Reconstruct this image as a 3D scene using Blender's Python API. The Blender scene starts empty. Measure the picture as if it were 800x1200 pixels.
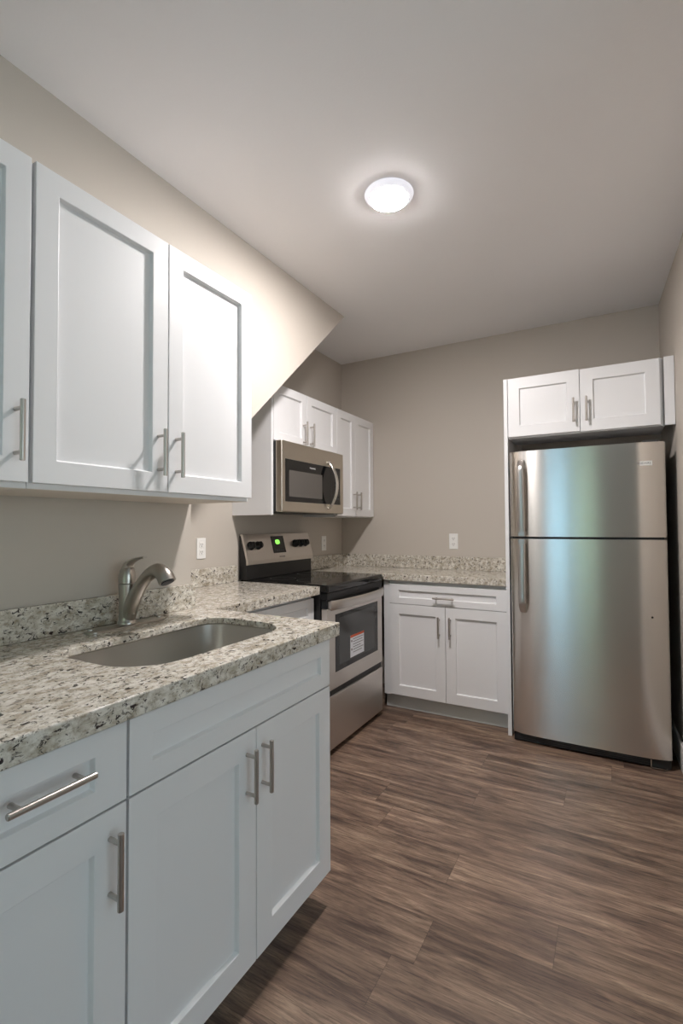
import bpy, bmesh, math, random
from mathutils import Vector, Matrix
random.seed(4)
scn = bpy.context.scene
COL = scn.collection
PI = math.pi

# ------------------------------------------------------------------ camera
CAM_Z = 1.2746
def make_camera():
    yaw, pit, rol = math.radians(29.3518), math.radians(1.5827), math.radians(-0.3108)
    f = Vector((-math.sin(yaw) * math.cos(pit), math.cos(yaw) * math.cos(pit), math.sin(pit)))
    r = Vector((math.cos(yaw), math.sin(yaw), 0))
    u = r.cross(f)
    r2 = r * math.cos(rol) + u * math.sin(rol)
    u2 = -r * math.sin(rol) + u * math.cos(rol)
    cd = bpy.data.cameras.new('camera')
    cd.sensor_fit = 'HORIZONTAL'; cd.sensor_width = 36.0
    cd.lens = 571.08 / 800 * 36.0
    cd.clip_start = 0.02
    c = bpy.data.objects.new('camera', cd); COL.objects.link(c)
    m = Matrix((r2, u2, -f)).transposed().to_4x4()
    m.translation = Vector((0, 0, CAM_Z))
    c.matrix_world = m
    scn.camera = c
make_camera()

# ------------------------------------------------------------------ world, daylight, exposure
scn.view_settings.view_transform = 'Standard'
scn.view_settings.look = 'None'
scn.view_settings.gamma = 1.0
scn.view_settings.use_curve_mapping = False
scn.view_settings.exposure = 0.42
LAMP_STRENGTH = 460.0
SKY_STRENGTH = 2.6

w = bpy.data.worlds.new('sky'); scn.world = w; w.use_nodes = True
bg = w.node_tree.nodes['Background']
tc = w.node_tree.nodes.new('ShaderNodeTexCoord')
sp = w.node_tree.nodes.new('ShaderNodeSeparateXYZ')
rp = w.node_tree.nodes.new('ShaderNodeValToRGB')
rp.color_ramp.elements[0].position = 0.0; rp.color_ramp.elements[0].color = (0.86, 0.94, 1.0, 1)
rp.color_ramp.elements[1].position = 0.6; rp.color_ramp.elements[1].color = (0.55, 0.77, 1.0, 1)
w.node_tree.links.new(tc.outputs['Generated'], sp.inputs[0])
w.node_tree.links.new(sp.outputs['Z'], rp.inputs[0])
w.node_tree.links.new(rp.outputs[0], bg.inputs['Color'])
bg.inputs['Strength'].default_value = SKY_STRENGTH

sd = bpy.data.lights.new('sun', 'SUN'); sd.energy = 7.0; sd.angle = 0.009; sd.color = (1.0, 0.97, 0.92)
so = bpy.data.objects.new('sun', sd); COL.objects.link(so); so.location = (0, 8, 12)
so.rotation_euler = Vector((0.12, -0.62, -0.78)).to_track_quat('-Z', 'Y').to_euler()
# daylight comes through a glazed door behind the photographer and wide windows in the living area to the right
OPEN_X0, OPEN_X1, OPEN_Z1, REAR_Y = -1.16, -0.14, 2.5, -2.0
EAST_X, WIN_Y0, WIN_Y1, WIN_Z0, WIN_Z1 = 3.4, -1.8, 1.05, 0.35, 2.35
def portal(name, loc, rot, sx, sy):
    ld = bpy.data.lights.new(name, 'AREA'); ld.shape = 'RECTANGLE'
    ld.size = sx; ld.size_y = sy; ld.cycles.is_portal = True
    lo = bpy.data.objects.new(name, ld); COL.objects.link(lo); lo.location = loc; lo.rotation_euler = rot
portal('daylight_portal', ((OPEN_X0 + OPEN_X1) / 2, REAR_Y - 0.16, OPEN_Z1 / 2), (PI / 2, 0, 0), OPEN_X1 - OPEN_X0, OPEN_Z1)
portal('daylight_portal', (EAST_X + 0.16, (WIN_Y0 + WIN_Y1) / 2, (WIN_Z0 + WIN_Z1) / 2), (0, PI / 2, 0), WIN_Z1 - WIN_Z0, WIN_Y1 - WIN_Y0)

# ------------------------------------------------------------------ colours and materials
def lin(c):
    return tuple((v / 255 / 12.92 if v / 255 <= 0.04045 else ((v / 255 + 0.055) / 1.055) ** 2.4) for v in c) + (1.0,)

def mat(name, rgb, rough=0.5, metal=0.0, bump=None, **kw):
    m = bpy.data.materials.new(name); m.use_nodes = True
    nt = m.node_tree; b = nt.nodes['Principled BSDF']
    b.inputs['Base Color'].default_value = lin(rgb)
    b.inputs['Roughness'].default_value = rough
    b.inputs['Metallic'].default_value = metal
    for k, v in kw.items():
        b.inputs[k.replace('_', ' ')].default_value = v
    if bump:
        t = nt.nodes.new('ShaderNodeTexCoord'); n = nt.nodes.new('ShaderNodeTexNoise'); bp = nt.nodes.new('ShaderNodeBump')
        n.inputs['Scale'].default_value = bump[0]; n.inputs['Detail'].default_value = 3
        bp.inputs['Strength'].default_value = bump[1]; bp.inputs['Distance'].default_value = 0.002
        nt.links.new(t.outputs['Object'], n.inputs['Vector']); nt.links.new(n.outputs['Fac'], bp.inputs['Height'])
        nt.links.new(bp.outputs['Normal'], b.inputs['Normal'])
    return m

def steel(name, rgb, rough, aniso, rot=0.0, axis='Z'):
    m = mat(name, rgb, rough, 1.0)
    nt = m.node_tree; b = nt.nodes['Principled BSDF']
    b.inputs['Anisotropic'].default_value = aniso
    b.inputs['Anisotropic Rotation'].default_value = rot
    tg = nt.nodes.new('ShaderNodeTangent'); tg.direction_type = 'RADIAL'; tg.axis = axis
    nt.links.new(tg.outputs[0], b.inputs['Tangent'])
    # faint brush lines along the sheet
    t = nt.nodes.new('ShaderNodeTexCoord'); mp = nt.nodes.new('ShaderNodeMapping'); n = nt.nodes.new('ShaderNodeTexNoise')
    mp.inputs['Scale'].default_value = (1.5, 1.5, 260)
    n.inputs['Scale'].default_value = 2.0; n.inputs['Detail'].default_value = 2
    mr = nt.nodes.new('ShaderNodeMapRange'); mr.inputs[3].default_value = rough - 0.008; mr.inputs[4].default_value = rough + 0.008
    nt.links.new(t.outputs['Object'], mp.inputs[0]); nt.links.new(mp.outputs[0], n.inputs['Vector'])
    nt.links.new(n.outputs['Fac'], mr.inputs[0]); nt.links.new(mr.outputs[0], b.inputs['Roughness'])
    return m

def emit(name, rgb, s):
    m = bpy.data.materials.new(name); m.use_nodes = True; nt = m.node_tree
    b = nt.nodes['Principled BSDF']
    b.inputs['Base Color'].default_value = (0.8, 0.8, 0.8, 1)
    b.inputs['Emission Color'].default_value = lin(rgb); b.inputs['Emission Strength'].default_value = s
    return m

def granite_mat():
    m = mat('granite', (205, 198, 185), 0.12)
    nt = m.node_tree; b = nt.nodes['Principled BSDF']; L = nt.links.new
    t = nt.nodes.new('ShaderNodeTexCoord')
    mp = nt.nodes.new('ShaderNodeMapping'); mp.inputs['Rotation'].default_value = (0.3, 0.2, 0.7); mp.inputs['Scale'].default_value = (1, 0.72, 1)
    L(t.outputs['Object'], mp.inputs[0])
    def noise(scale, detail, rough, dist=0.0):
        n = nt.nodes.new('ShaderNodeTexNoise'); n.inputs['Scale'].default_value = scale; n.inputs['Detail'].default_value = detail
        n.inputs['Roughness'].default_value = rough; n.inputs['Distortion'].default_value = dist
        L(mp.outputs[0], n.inputs['Vector']); return n
    def ramp(n, stops):
        r = nt.nodes.new('ShaderNodeValToRGB'); e = r.color_ramp.elements
        e[0].position, e[0].color = stops[0]; e[1].position, e[1].color = stops[-1]
        for p, c in stops[1:-1]:
            q = e.new(p); q.color = c
        L(n.outputs['Fac'], r.inputs[0]); return r
    def mix(fac, a, c):
        x = nt.nodes.new('ShaderNodeMix'); x.data_type = 'RGBA'
        L(fac, x.inputs[0]); L(a, x.inputs[6])
        if isinstance(c, tuple): x.inputs[7].default_value = c
        else: L(c, x.inputs[7])
        return x.outputs[2]
    base = ramp(noise(40, 6, 0.65, 0.4), [(0.30, lin((160, 149, 130))), (0.45, lin((198, 191, 177))), (0.60, lin((229, 225, 216))), (0.75, lin((212, 205, 192)))])
    tan = ramp(noise(60, 4, 0.7), [(0.52, (0, 0, 0, 1)), (0.66, (0.75, 0.75, 0.75, 1))])
    c1 = mix(tan.outputs[0], base.outputs[0], lin((152, 138, 118)))
    gry = ramp(noise(95, 5, 0.65, 0.6), [(0.56, (0, 0, 0, 1)), (0.64, (0.9, 0.9, 0.9, 1))])
    c2 = mix(gry.outputs[0], c1, lin((122, 116, 108)))
    drk = ramp(noise(84, 3, 0.62, 0.8), [(0.590, (0, 0, 0, 1)), (0.635, (1, 1, 1, 1))])
    c3 = mix(drk.outputs[0], c2, lin((52, 44, 44)))
    L(c3, b.inputs['Base Color'])
    return m

def floor_mat():
    m = mat('plank_floor', (90, 76, 66), 0.36)
    nt = m.node_tree; b = nt.nodes['Principled BSDF']; L = nt.links.new
    def math_(op, a, c=None):
        n = nt.nodes.new('ShaderNodeMath'); n.operation = op
        for i, v in enumerate((a, c)):
            if v is None: continue
            if isinstance(v, (int, float)): n.inputs[i].default_value = v
            else: L(v, n.inputs[i])
        return n.outputs[0]
    def rng(v, a0, a1, b0, b1):
        n = nt.nodes.new('ShaderNodeMapRange')
        for i, q in enumerate((a0, a1, b0, b1)): n.inputs[i + 1].default_value = q
        L(v, n.inputs[0]); return n.outputs[0]
    t = nt.nodes.new('ShaderNodeTexCoord'); sx = nt.nodes.new('ShaderNodeSeparateXYZ'); L(t.outputs['Object'], sx.inputs[0])
    RH, PL = 0.178, 1.22
    ry = math_('DIVIDE', math_('ADD', sx.outputs['Y'], 10.03), RH); row = math_('FLOOR', ry)
    w1 = nt.nodes.new('ShaderNodeTexWhiteNoise'); w1.noise_dimensions = '1D'; L(row, w1.inputs['W'])
    px = math_('DIVIDE', math_('ADD', math_('ADD', sx.outputs['X'], 20.0), math_('MULTIPLY', w1.outputs['Value'], PL)), PL); colm = math_('FLOOR', px)
    cv = nt.nodes.new('ShaderNodeCombineXYZ'); L(row, cv.inputs[0]); L(colm, cv.inputs[1])
    w2 = nt.nodes.new('ShaderNodeTexWhiteNoise'); w2.noise_dimensions = '2D'; L(cv.outputs[0], w2.inputs['Vector'])
    pid = w2.outputs['Value']
    fy = math_('FRACT', ry); fx = math_('FRACT', px)
    ey = math_('MULTIPLY', math_('MINIMUM', fy, math_('SUBTRACT', 1.0, fy)), RH)
    ex = math_('MULTIPLY', math_('MINIMUM', fx, math_('SUBTRACT', 1.0, fx)), PL)
    joint = rng(math_('MINIMUM', ey, ex), 0.0004, 0.0016, 0.62, 1.0)
    W = math_('MULTIPLY', pid, 53.0)
    def grain(kx, ky, scale, detail, rough, dist):
        mp = nt.nodes.new('ShaderNodeMapping'); mp.inputs['Scale'].default_value = (kx, ky, 1)
        L(t.outputs['Object'], mp.inputs[0])
        n = nt.nodes.new('ShaderNodeTexNoise'); n.noise_dimensions = '4D'
        n.inputs['Scale'].default_value = scale; n.inputs['Detail'].default_value = detail; n.inputs['Roughness'].default_value = rough
        n.inputs['Distortion'].default_value = dist
        L(mp.outputs[0], n.inputs['Vector']); L(W, n.inputs['W'])
        return n.outputs['Fac']
    # broad tonal bands in each plank
    g1 = grain(1.0, 7.0, 1.9, 4, 0.6, 1.2)
    r1 = nt.nodes.new('ShaderNodeValToRGB'); e = r1.color_ramp.elements
    e[0].position, e[0].color = 0.30, lin((74, 58, 51)); e[1].position, e[1].color = 0.72, lin((170, 146, 125))
    q = e.new(0.44); q.color = lin((108, 88, 76)); q = e.new(0.57); q.color = lin((138, 115, 98))
    L(g1, r1.inputs[0])
    # fine grain and dark pores
    g2 = rng(grain(3.2, 62, 2.0, 6, 0.74, 0.8), 0.30, 0.70, 0.50, 1.45)
    g3 = rng(grain(3.0, 34, 2.6, 6, 0.75, 1.6), 0.52, 0.68, 1.0, 0.5)
    g4 = rng(grain(5.0, 150, 2.4, 3, 0.6, 0.5), 0.56, 0.66, 1.0, 0.5)
    pv = rng(pid, 0, 1, 0.86, 1.12)
    f = math_('MULTIPLY', math_('MULTIPLY', math_('MULTIPLY', math_('MULTIPLY', g2, g4), g3), pv), joint)
    vm = nt.nodes.new('ShaderNodeVectorMath'); vm.operation = 'SCALE'
    L(r1.outputs[0], vm.inputs[0]); L(f, vm.inputs['Scale'])
    L(vm.outputs[0], b.inputs['Base Color'])
    bp = nt.nodes.new('ShaderNodeBump'); bp.inputs['Strength'].default_value = 0.3; bp.inputs['Distance'].default_value = 0.001
    L(g2, bp.inputs['Height']); L(bp.outputs[0], b.inputs['Normal'])
    return m

M = {}
M['wall'] = mat('greige_paint', (196, 188, 178), 0.7, bump=(180, 0.12))
M['ceiling'] = mat('ceiling_paint', (243, 242, 243), 0.8, bump=(120, 0.12))
M['white_trim'] = mat('white_trim', (225, 222, 218), 0.5)
M['cabinet'] = mat('white_cabinet_paint', (233, 233, 234), 0.38, bump=(60, 0.03))
M['toe'] = mat('toe_kick_paint', (205, 208, 206), 0.5)
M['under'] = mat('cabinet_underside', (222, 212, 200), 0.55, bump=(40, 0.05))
M['granite'] = granite_mat()
M['floor'] = floor_mat()
M['steel'] = steel('brushed_stainless', (222, 218, 213), 0.22, 0.95, 0.25)
M['steel_range'] = steel('brushed_stainless_range', (212, 206, 200), 0.34, 0.7, 0.25)
M['steel_micro'] = steel('brushed_stainless_warm', (206, 198, 186), 0.33, 0.7, 0.25)
M['sink'] = mat('satin_sink_steel', (214, 211, 206), 0.34, 1.0, bump=(300, 0.05))
M['nickel'] = mat('brushed_nickel', (186, 181, 174), 0.28, 1.0, bump=(400, 0.04))
M['pull'] = mat('satin_nickel_pull', (190, 184, 178), 0.3, 1.0, bump=(500, 0.03))
M['handle_steel'] = mat('satin_handle_steel', (205, 200, 196), 0.3, 1.0, bump=(300, 0.02))
M['chrome'] = mat('polished_steel', (220, 216, 210), 0.14, 1.0, bump=(300, 0.01))
M['black_glass'] = mat('black_ceramic_glass', (16, 16, 17), 0.06, bump=(3, 0.01))
M['oven_glass'] = mat('oven_window_glass', (30, 31, 32), 0.08, bump=(3, 0.01))
M['oven_tint'] = mat('oven_window_tint', (66, 68, 69), 0.12, bump=(3, 0.01))
M['micro_mesh'] = mat('microwave_screen', (92, 88, 84), 0.25, bump=(900, 0.2))
M['black'] = mat('black_enamel', (26, 26, 27), 0.35, bump=(200, 0.03))
M['black_plastic'] = mat('black_plastic', (20, 20, 21), 0.45, bump=(200, 0.05))
M['dark_grey'] = mat('dark_grey_plastic', (58, 58, 60), 0.5, bump=(200, 0.05))
M['fridge_side'] = mat('fridge_side_grey', (74, 72, 72), 0.5, bump=(400, 0.15))
M['plate'] = mat('white_outlet_plastic', (240, 239, 236), 0.4, bump=(50, 0.01))
M['slot'] = mat('outlet_slot', (70, 66, 64), 0.6, bump=(50, 0.01))
M['badge'] = mat('badge_white', (225, 224, 220), 0.4, bump=(50, 0.01))
M['ink'] = mat('grey_ink', (95, 95, 98), 0.6, bump=(50, 0.01))
M['paper'] = mat('sticker_paper', (226, 230, 236), 0.6, bump=(50, 0.01))
M['orange'] = mat('sticker_orange', (205, 92, 58), 0.6, bump=(50, 0.01))
M['silver_ink'] = mat('silver_ink', (205, 205, 205), 0.4, bump=(50, 0.01))
M['lcd'] = emit('green_display', (120, 235, 30), 0.9)
M['lamp'] = emit('lamp_diffuser', (255, 249, 247), LAMP_STRENGTH)
M['lamp_rim'] = emit('lamp_diffuser_rim', (255, 250, 250), LAMP_STRENGTH * 0.12)
M['lamp_ring'] = emit('lamp_ring_acrylic', (236, 236, 248), 0.5)
M['patio'] = mat('patio_concrete', (190, 192, 190), 0.8, bump=(20, 0.3))
M['backdrop_wall'] = mat('backdrop_pale_blue', (156, 190, 212), 0.8, bump=(20, 0.2))  # tint of the added wall, tuned for the refrigerator's reflection
M['hedge'] = mat('hedge_leaves', (132, 146, 124), 0.7, bump=(14, 1.0))
def glass_mat():
    m = bpy.data.materials.new('door_glass'); m.use_nodes = True; nt = m.node_tree
    b = nt.nodes['Principled BSDF']; nt.nodes.remove(b)
    o = [n for n in nt.nodes if n.type == 'OUTPUT_MATERIAL'][0]
    tr = nt.nodes.new('ShaderNodeBsdfTransparent'); tr.inputs[0].default_value = (0.93, 0.97, 0.96, 1)
    gl = nt.nodes.new('ShaderNodeBsdfGlossy'); gl.inputs['Roughness'].default_value = 0.02
    mx = nt.nodes.new('ShaderNodeMixShader'); mx.inputs[0].default_value = 0.07
    nt.links.new(tr.outputs[0], mx.inputs[1]); nt.links.new(gl.outputs[0], mx.inputs[2]); nt.links.new(mx.outputs[0], o.inputs[0])
    return m
M['glass'] = glass_mat()

# ------------------------------------------------------------------ mesh helpers (all in world metres)
def box(bm, x0, x1, y0, y1, z0, z1):
    vs = [bm.verts.new((x, y, z)) for x in (x0, x1) for y in (y0, y1) for z in (z0, z1)]
    for f in ((0, 1, 3, 2), (4, 6, 7, 5), (0, 4, 5, 1), (2, 3, 7, 6), (0, 2, 6, 4), (1, 5, 7, 3)):
        bm.faces.new([vs[i] for i in f])
    return vs

def prism(bm, pts, axis, a, b):
    """extrude a polygon of 2-D points along an axis (0=x: pts are (y,z); 1=y: (x,z); 2=z: (x,y))"""
    def P(p, v):
        return (v, p[0], p[1]) if axis == 0 else (p[0], v, p[1]) if axis == 1 else (p[0], p[1], v)
    A = [bm.verts.new(P(p, a)) for p in pts]; B = [bm.verts.new(P(p, b)) for p in pts]
    n = len(pts)
    bm.faces.new(A); bm.faces.new(B[::-1])
    for i in range(n):
        bm.faces.new((A[i], B[i], B[(i + 1) % n], A[(i + 1) % n]))

def lathe(bm, prof, origin, axis=(0, 0, 1), seg=32):
    """prof: list of (radius, height along axis)"""
    ax = Vector(axis).normalized(); q = ax.to_track_quat('Z', 'Y').to_matrix(); o = Vector(origin)
    rings = []
    for r, h in prof:
        if r < 1e-6:
            rings.append([bm.verts.new(o + ax * h)])
        else:
            rings.append([bm.verts.new(o + q @ Vector((r * math.cos(2 * PI * k / seg), r * math.sin(2 * PI * k / seg), h))) for k in range(seg)])
    for A, B in zip(rings, rings[1:]):
        for k in range(seg):
            k2 = (k + 1) % seg
            if len(A) == 1 and len(B) == 1: continue
            if len(A) == 1: bm.faces.new((A[0], B[k], B[k2]))
            elif len(B) == 1: bm.faces.new((A[k], B[0], A[k2]))
            else: bm.faces.new((A[k], B[k], B[k2], A[k2]))
    if len(rings[0]) > 1: bm.faces.new(rings[0][::-1])
    if len(rings[-1]) > 1: bm.faces.new(rings[-1])

def sweep(bm, path, radii, seg=16, up=(0, 1, 0)):
    """elliptical tube along points; radii: list of (a, b) across / along the up direction"""
    pts = [Vector(p) for p in path]; upv = Vector(up); rings = []
    for i, p in enumerate(pts):
        t = (pts[min(i + 1, len(pts) - 1)] - pts[max(i - 1, 0)]).normalized()
        u = (upv - t * upv.dot(t)).normalized(); s = t.cross(u)
        a, b = radii[i]
        rings.append([bm.verts.new(p + u * (a * math.cos(2 * PI * k / seg)) + s * (b * math.sin(2 * PI * k / seg))) for k in range(seg)])
    for A, B in zip(rings, rings[1:]):
        for k in range(seg):
            bm.faces.new((A[k], A[(k + 1) % seg], B[(k + 1) % seg], B[k]))
    bm.faces.new(rings[0][::-1]); bm.faces.new(rings[-1])

def smooth_path(pts, n=6):
    """Catmull-Rom through 3-D points (tuples of any length)"""
    out = []
    for i in range(len(pts) - 1):
        p0, p1, p2, p3 = pts[max(i - 1, 0)], pts[i], pts[i + 1], pts[min(i + 2, len(pts) - 1)]
        for k in range(n):
            t = k / n
            out.append(tuple(0.5 * ((2 * b) + (-a + c) * t + (2 * a - 5 * b + 4 * c - d) * t * t + (-a + 3 * b - 3 * c + d) * t ** 3)
                             for a, b, c, d in zip(p0, p1, p2, p3)))
    out.append(tuple(pts[-1])); return out

def wloc(o):
    v = Vector((0, 0, 0))
    while o is not None:
        v = v + o.location; o = o.parent
    return v

def obj(name, bm, m, parent=None, origin=None, bevel=0.0, seg=2, smooth=False, label=None):
    bmesh.ops.recalc_face_normals(bm, faces=bm.faces)
    if origin is None:
        lo = Vector([min(v.co[i] for v in bm.verts) for i in range(3)]); hi = Vector([max(v.co[i] for v in bm.verts) for i in range(3)])
        origin = Vector(((lo.x + hi.x) / 2, (lo.y + hi.y) / 2, lo.z))
    origin = Vector(origin)
    for v in bm.verts: v.co -= origin
    me = bpy.data.meshes.new(name); bm.to_mesh(me); bm.free()
    o = bpy.data.objects.new(name, me); COL.objects.link(o)
    if isinstance(m, (list, tuple)):
        for k in m: me.materials.append(k)
    else: me.materials.append(m)
    if parent is not None:
        o.parent = parent; o.location = origin - wloc(parent)
    else: o.location = origin
    if smooth:
        for p in me.polygons: p.use_smooth = True
        try: me.set_sharp_from_angle(angle=math.radians(40))
        except Exception: pass
    if bevel:
        md = o.modifiers.new('bevel', 'BEVEL'); md.width = bevel; md.segments = seg; md.limit_method = 'ANGLE'; md.angle_limit = math.radians(40)
        md.harden_normals = False
    if label: o['label'] = label
    return o

def thing(name, label, cat, loc, group=None):
    o = bpy.data.objects.new(name, None); COL.objects.link(o); o.location = loc; o.empty_display_size = 0.1
    o['label'] = label; o['category'] = cat
    if group: o['group'] = group
    return o

def struct(name, bm, m, **kw):
    o = obj(name, bm, m, **kw); o['kind'] = 'structure'; return o

def bx(*a):
    bm = bmesh.new(); box(bm, *a); return bm

def lettering(name, text, m, parent, center, width, right, up, thick=0.0006):
    """flat raised lettering, built from the built-in font"""
    cu = bpy.data.curves.new('tmp_font', 'FONT'); cu.body = text; cu.align_x = 'CENTER'; cu.align_y = 'CENTER'; cu.extrude = 0.0; cu.resolution_u = 2
    to = bpy.data.objects.new('tmp_font', cu); COL.objects.link(to)
    me = bpy.data.meshes.new_from_object(to.evaluated_get(bpy.context.evaluated_depsgraph_get()))
    bpy.data.objects.remove(to); bpy.data.curves.remove(cu)
    xs = [v.co.x for v in me.vertices]; s = width / (max(xs) - min(xs))
    R, U = Vector(right).normalized(), Vector(up).normalized(); N = R.cross(U)
    bm = bmesh.new(); bm.from_mesh(me); bpy.data.meshes.remove(me)
    ret = bmesh.ops.extrude_face_region(bm, geom=bm.faces[:])
    top = {v for v in ret['geom'] if isinstance(v, bmesh.types.BMVert)}
    c = Vector(center)
    for v in bm.verts:
        p = v.co.copy(); v.co = c + R * (p.x * s) + U * (p.y * s) + N * (thick if v in top else 0.0)
    return obj(name, bm, m, parent)

# ------------------------------------------------------------------ main dimensions
XS = -1.5417        # sink wall
XR = -2.03          # alcove wall behind the range
YB = 3.62           # back wall
H = 2.655           # ceiling
YE = 1.462          # end of the sink wall
YW = 1.25           # where the right wall ends and the living area opens
def xw(y): return 0.259 + 0.051 * (YB - y)      # right wall runs slightly out of square
ZC, ZCB, ZSL = 0.938, 0.893, 0.916                          # worktop top / underside
SLOPE = 0.9085
def zs(y): return 1.8019 + SLOPE * (y - 1.8524)  # underside of the stair over the alcove

# ------------------------------------------------------------------ structure
bm = bmesh.new(); box(bm, -2.4, EAST_X + 0.15, REAR_Y - 0.15, YB + 0.15, -0.1, 0.0)
struct('floor', bm, M['floor'], origin=(0, 0, 0))
bm = bmesh.new(); box(bm, -2.4, EAST_X + 0.15, REAR_Y - 0.15, YB + 0.15, H, H + 0.1)
struct('ceiling', bm, M['ceiling'])
# sink wall with the raking stair soffit at its far end
ytop = 1.8524 + (H - 1.8019) / SLOPE
bm = bmesh.new()
prism(bm, [(REAR_Y, 0), (YE, 0), (YE, zs(YE)), (ytop, H), (REAR_Y, H)], 0, XR, XS)
struct('wall_left', bm, M['wall'])
struct('wall_alcove', bx(XR - 0.12, XR, REAR_Y, YB + 0.12, 0, H), M['wall'])
struct('wall_back', bx(XR, 0.6, YB, YB + 0.12, 0, H), M['wall'])
bm = bmesh.new(); prism(bm, [(xw(YB), YB), (xw(YW), YW), (xw(YW) + 0.13, YW), (xw(YB) + 0.13, YB)], 2, 0, H)
struct('wall_right', bm, M['wall'])
bm = bmesh.new()
box(bm, XR, OPEN_X0, REAR_Y - 0.12, REAR_Y, 0, H); box(bm, OPEN_X1, EAST_X, REAR_Y - 0.12, REAR_Y, 0, H)
box(bm, OPEN_X0, OPEN_X1, REAR_Y - 0.12, REAR_Y, OPEN_Z1, H)
struct('wall_front', bm, M['wall'])
struct('wall_partition', bx(xw(YW) + 0.131, EAST_X, YW, YW + 0.12, 0, H), M['wall'])
bm = bmesh.new()
box(bm, EAST_X, EAST_X + 0.12, REAR_Y - 0.12, WIN_Y0, 0, H); box(bm, EAST_X, EAST_X + 0.12, WIN_Y1, YW + 0.12, 0, H)
box(bm, EAST_X, EAST_X + 0.12, WIN_Y0, WIN_Y1, 0, WIN_Z0); box(bm, EAST_X, EAST_X + 0.12, WIN_Y0, WIN_Y1, WIN_Z1, H)
struct('wall_window_side', bm, M['wall'])
wd = bpy.data.objects.new('window_1', None); COL.objects.link(wd); wd.location = (EAST_X + 0.06, (WIN_Y0 + WIN_Y1) / 2, WIN_Z0); wd['kind'] = 'structure'
bm = bmesh.new()
for k in range(4):
    y = WIN_Y0 + (WIN_Y1 - WIN_Y0 - 0.06) * k / 3; box(bm, EAST_X + 0.03, EAST_X + 0.09, y, y + 0.06, WIN_Z0, WIN_Z1)
box(bm, EAST_X + 0.03, EAST_X + 0.09, WIN_Y0, WIN_Y1, WIN_Z0, WIN_Z0 + 0.06); box(bm, EAST_X + 0.03, EAST_X + 0.09, WIN_Y0, WIN_Y1, WIN_Z1 - 0.06, WIN_Z1)
o = obj('window_frame', bm, M['white_trim'], wd); o['kind'] = 'structure'
o = obj('pane', bx(EAST_X + 0.058, EAST_X + 0.062, WIN_Y0 + 0.05, WIN_Y1 - 0.05, WIN_Z0 + 0.05, WIN_Z1 - 0.05), M['glass'], wd); o['kind'] = 'structure'
bm = bmesh.new(); yb0, yb1 = YW, YB - 0.002
prism(bm, [(xw(yb1) - 0.0005, yb1), (xw(yb0) - 0.0005, yb0), (xw(yb0) - 0.015, yb0), (xw(yb1) - 0.015, yb1)], 2, 0, 0.135)
struct('baseboard_right', bm, M['white_trim'], bevel=0.003)
# glazed door behind the photographer
gd = bpy.data.objects.new('door_1', None); COL.objects.link(gd); gd.location = ((OPEN_X0 + OPEN_X1) / 2, REAR_Y - 0.06, 0); gd['kind'] = 'structure'
bm = bmesh.new()
for a, b in ((OPEN_X0, OPEN_X0 + 0.06), (OPEN_X1 - 0.06, OPEN_X1), ((OPEN_X0 + OPEN_X1) / 2 - 0.04, (OPEN_X0 + OPEN_X1) / 2 + 0.04)):
    box(bm, a, b, REAR_Y - 0.09, REAR_Y - 0.03, 0.0, OPEN_Z1)
box(bm, OPEN_X0, OPEN_X1, REAR_Y - 0.09, REAR_Y - 0.03, 0.0, 0.08); box(bm, OPEN_X0, OPEN_X1, REAR_Y - 0.09, REAR_Y - 0.03, OPEN_Z1 - 0.06, OPEN_Z1)
o = obj('door_frame', bm, M['white_trim'], gd); o['kind'] = 'structure'
o = obj('pane', bx(OPEN_X0 + 0.05, OPEN_X1 - 0.05, REAR_Y - 0.062, REAR_Y - 0.058, 0.07, OPEN_Z1 - 0.05), M['glass'], gd); o['kind'] = 'structure'
bm = bmesh.new(); box(bm, -9, 12, REAR_Y - 14, 9, -0.22, -0.12)
struct('ground', bm, M['patio'])
struct('wall_added_backdrop', bx(-6, 3.0, REAR_Y - 3.2, REAR_Y - 3.0, -0.12, 4.2), M['backdrop_wall'])  # unseen wall, added so the refrigerator door reflects a soft blue band
bm = bmesh.new(); box(bm, -0.70, 1.3, REAR_Y - 2.9, REAR_Y - 2.2, -0.119, 3.4)  # unseen hedge, added for the greenish band reflected in the refrigerator
bmesh.ops.subdivide_edges(bm, edges=bm.edges[:], cuts=12, use_grid_fill=True)
for v in bm.verts:
    if v.co.z > 0.05: v.co += Vector((random.uniform(-.06, .06), random.uniform(-.06, .06), random.uniform(-.08, .08)))
h = obj('hedge', bm, M['hedge']); h['label'] = 'added green hedge, out of view behind the glazed door, for reflections'; h['category'] = 'hedge'

# ------------------------------------------------------------------ cabinet making
# a front lies in the plane n=const: axis 'x' (faces +x, runs along y) or 'y' (faces -y, runs along x)
class Front:
    def __init__(self, axis, plane): self.axis, self.p = axis, plane
    def box(self, bm, a0, a1, z0, z1, d0, d1):
        """d = distance out of the plane towards the room"""
        if self.axis == 'x': box(bm, self.p + d0, self.p + d1, a0, a1, z0, z1)
        else: box(bm, a0, a1, self.p - d1, self.p - d0, z0, z1)
    def pt(self, a, z, d): return (self.p + d, a, z) if self.axis == 'x' else (a, self.p - d, z)

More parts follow.
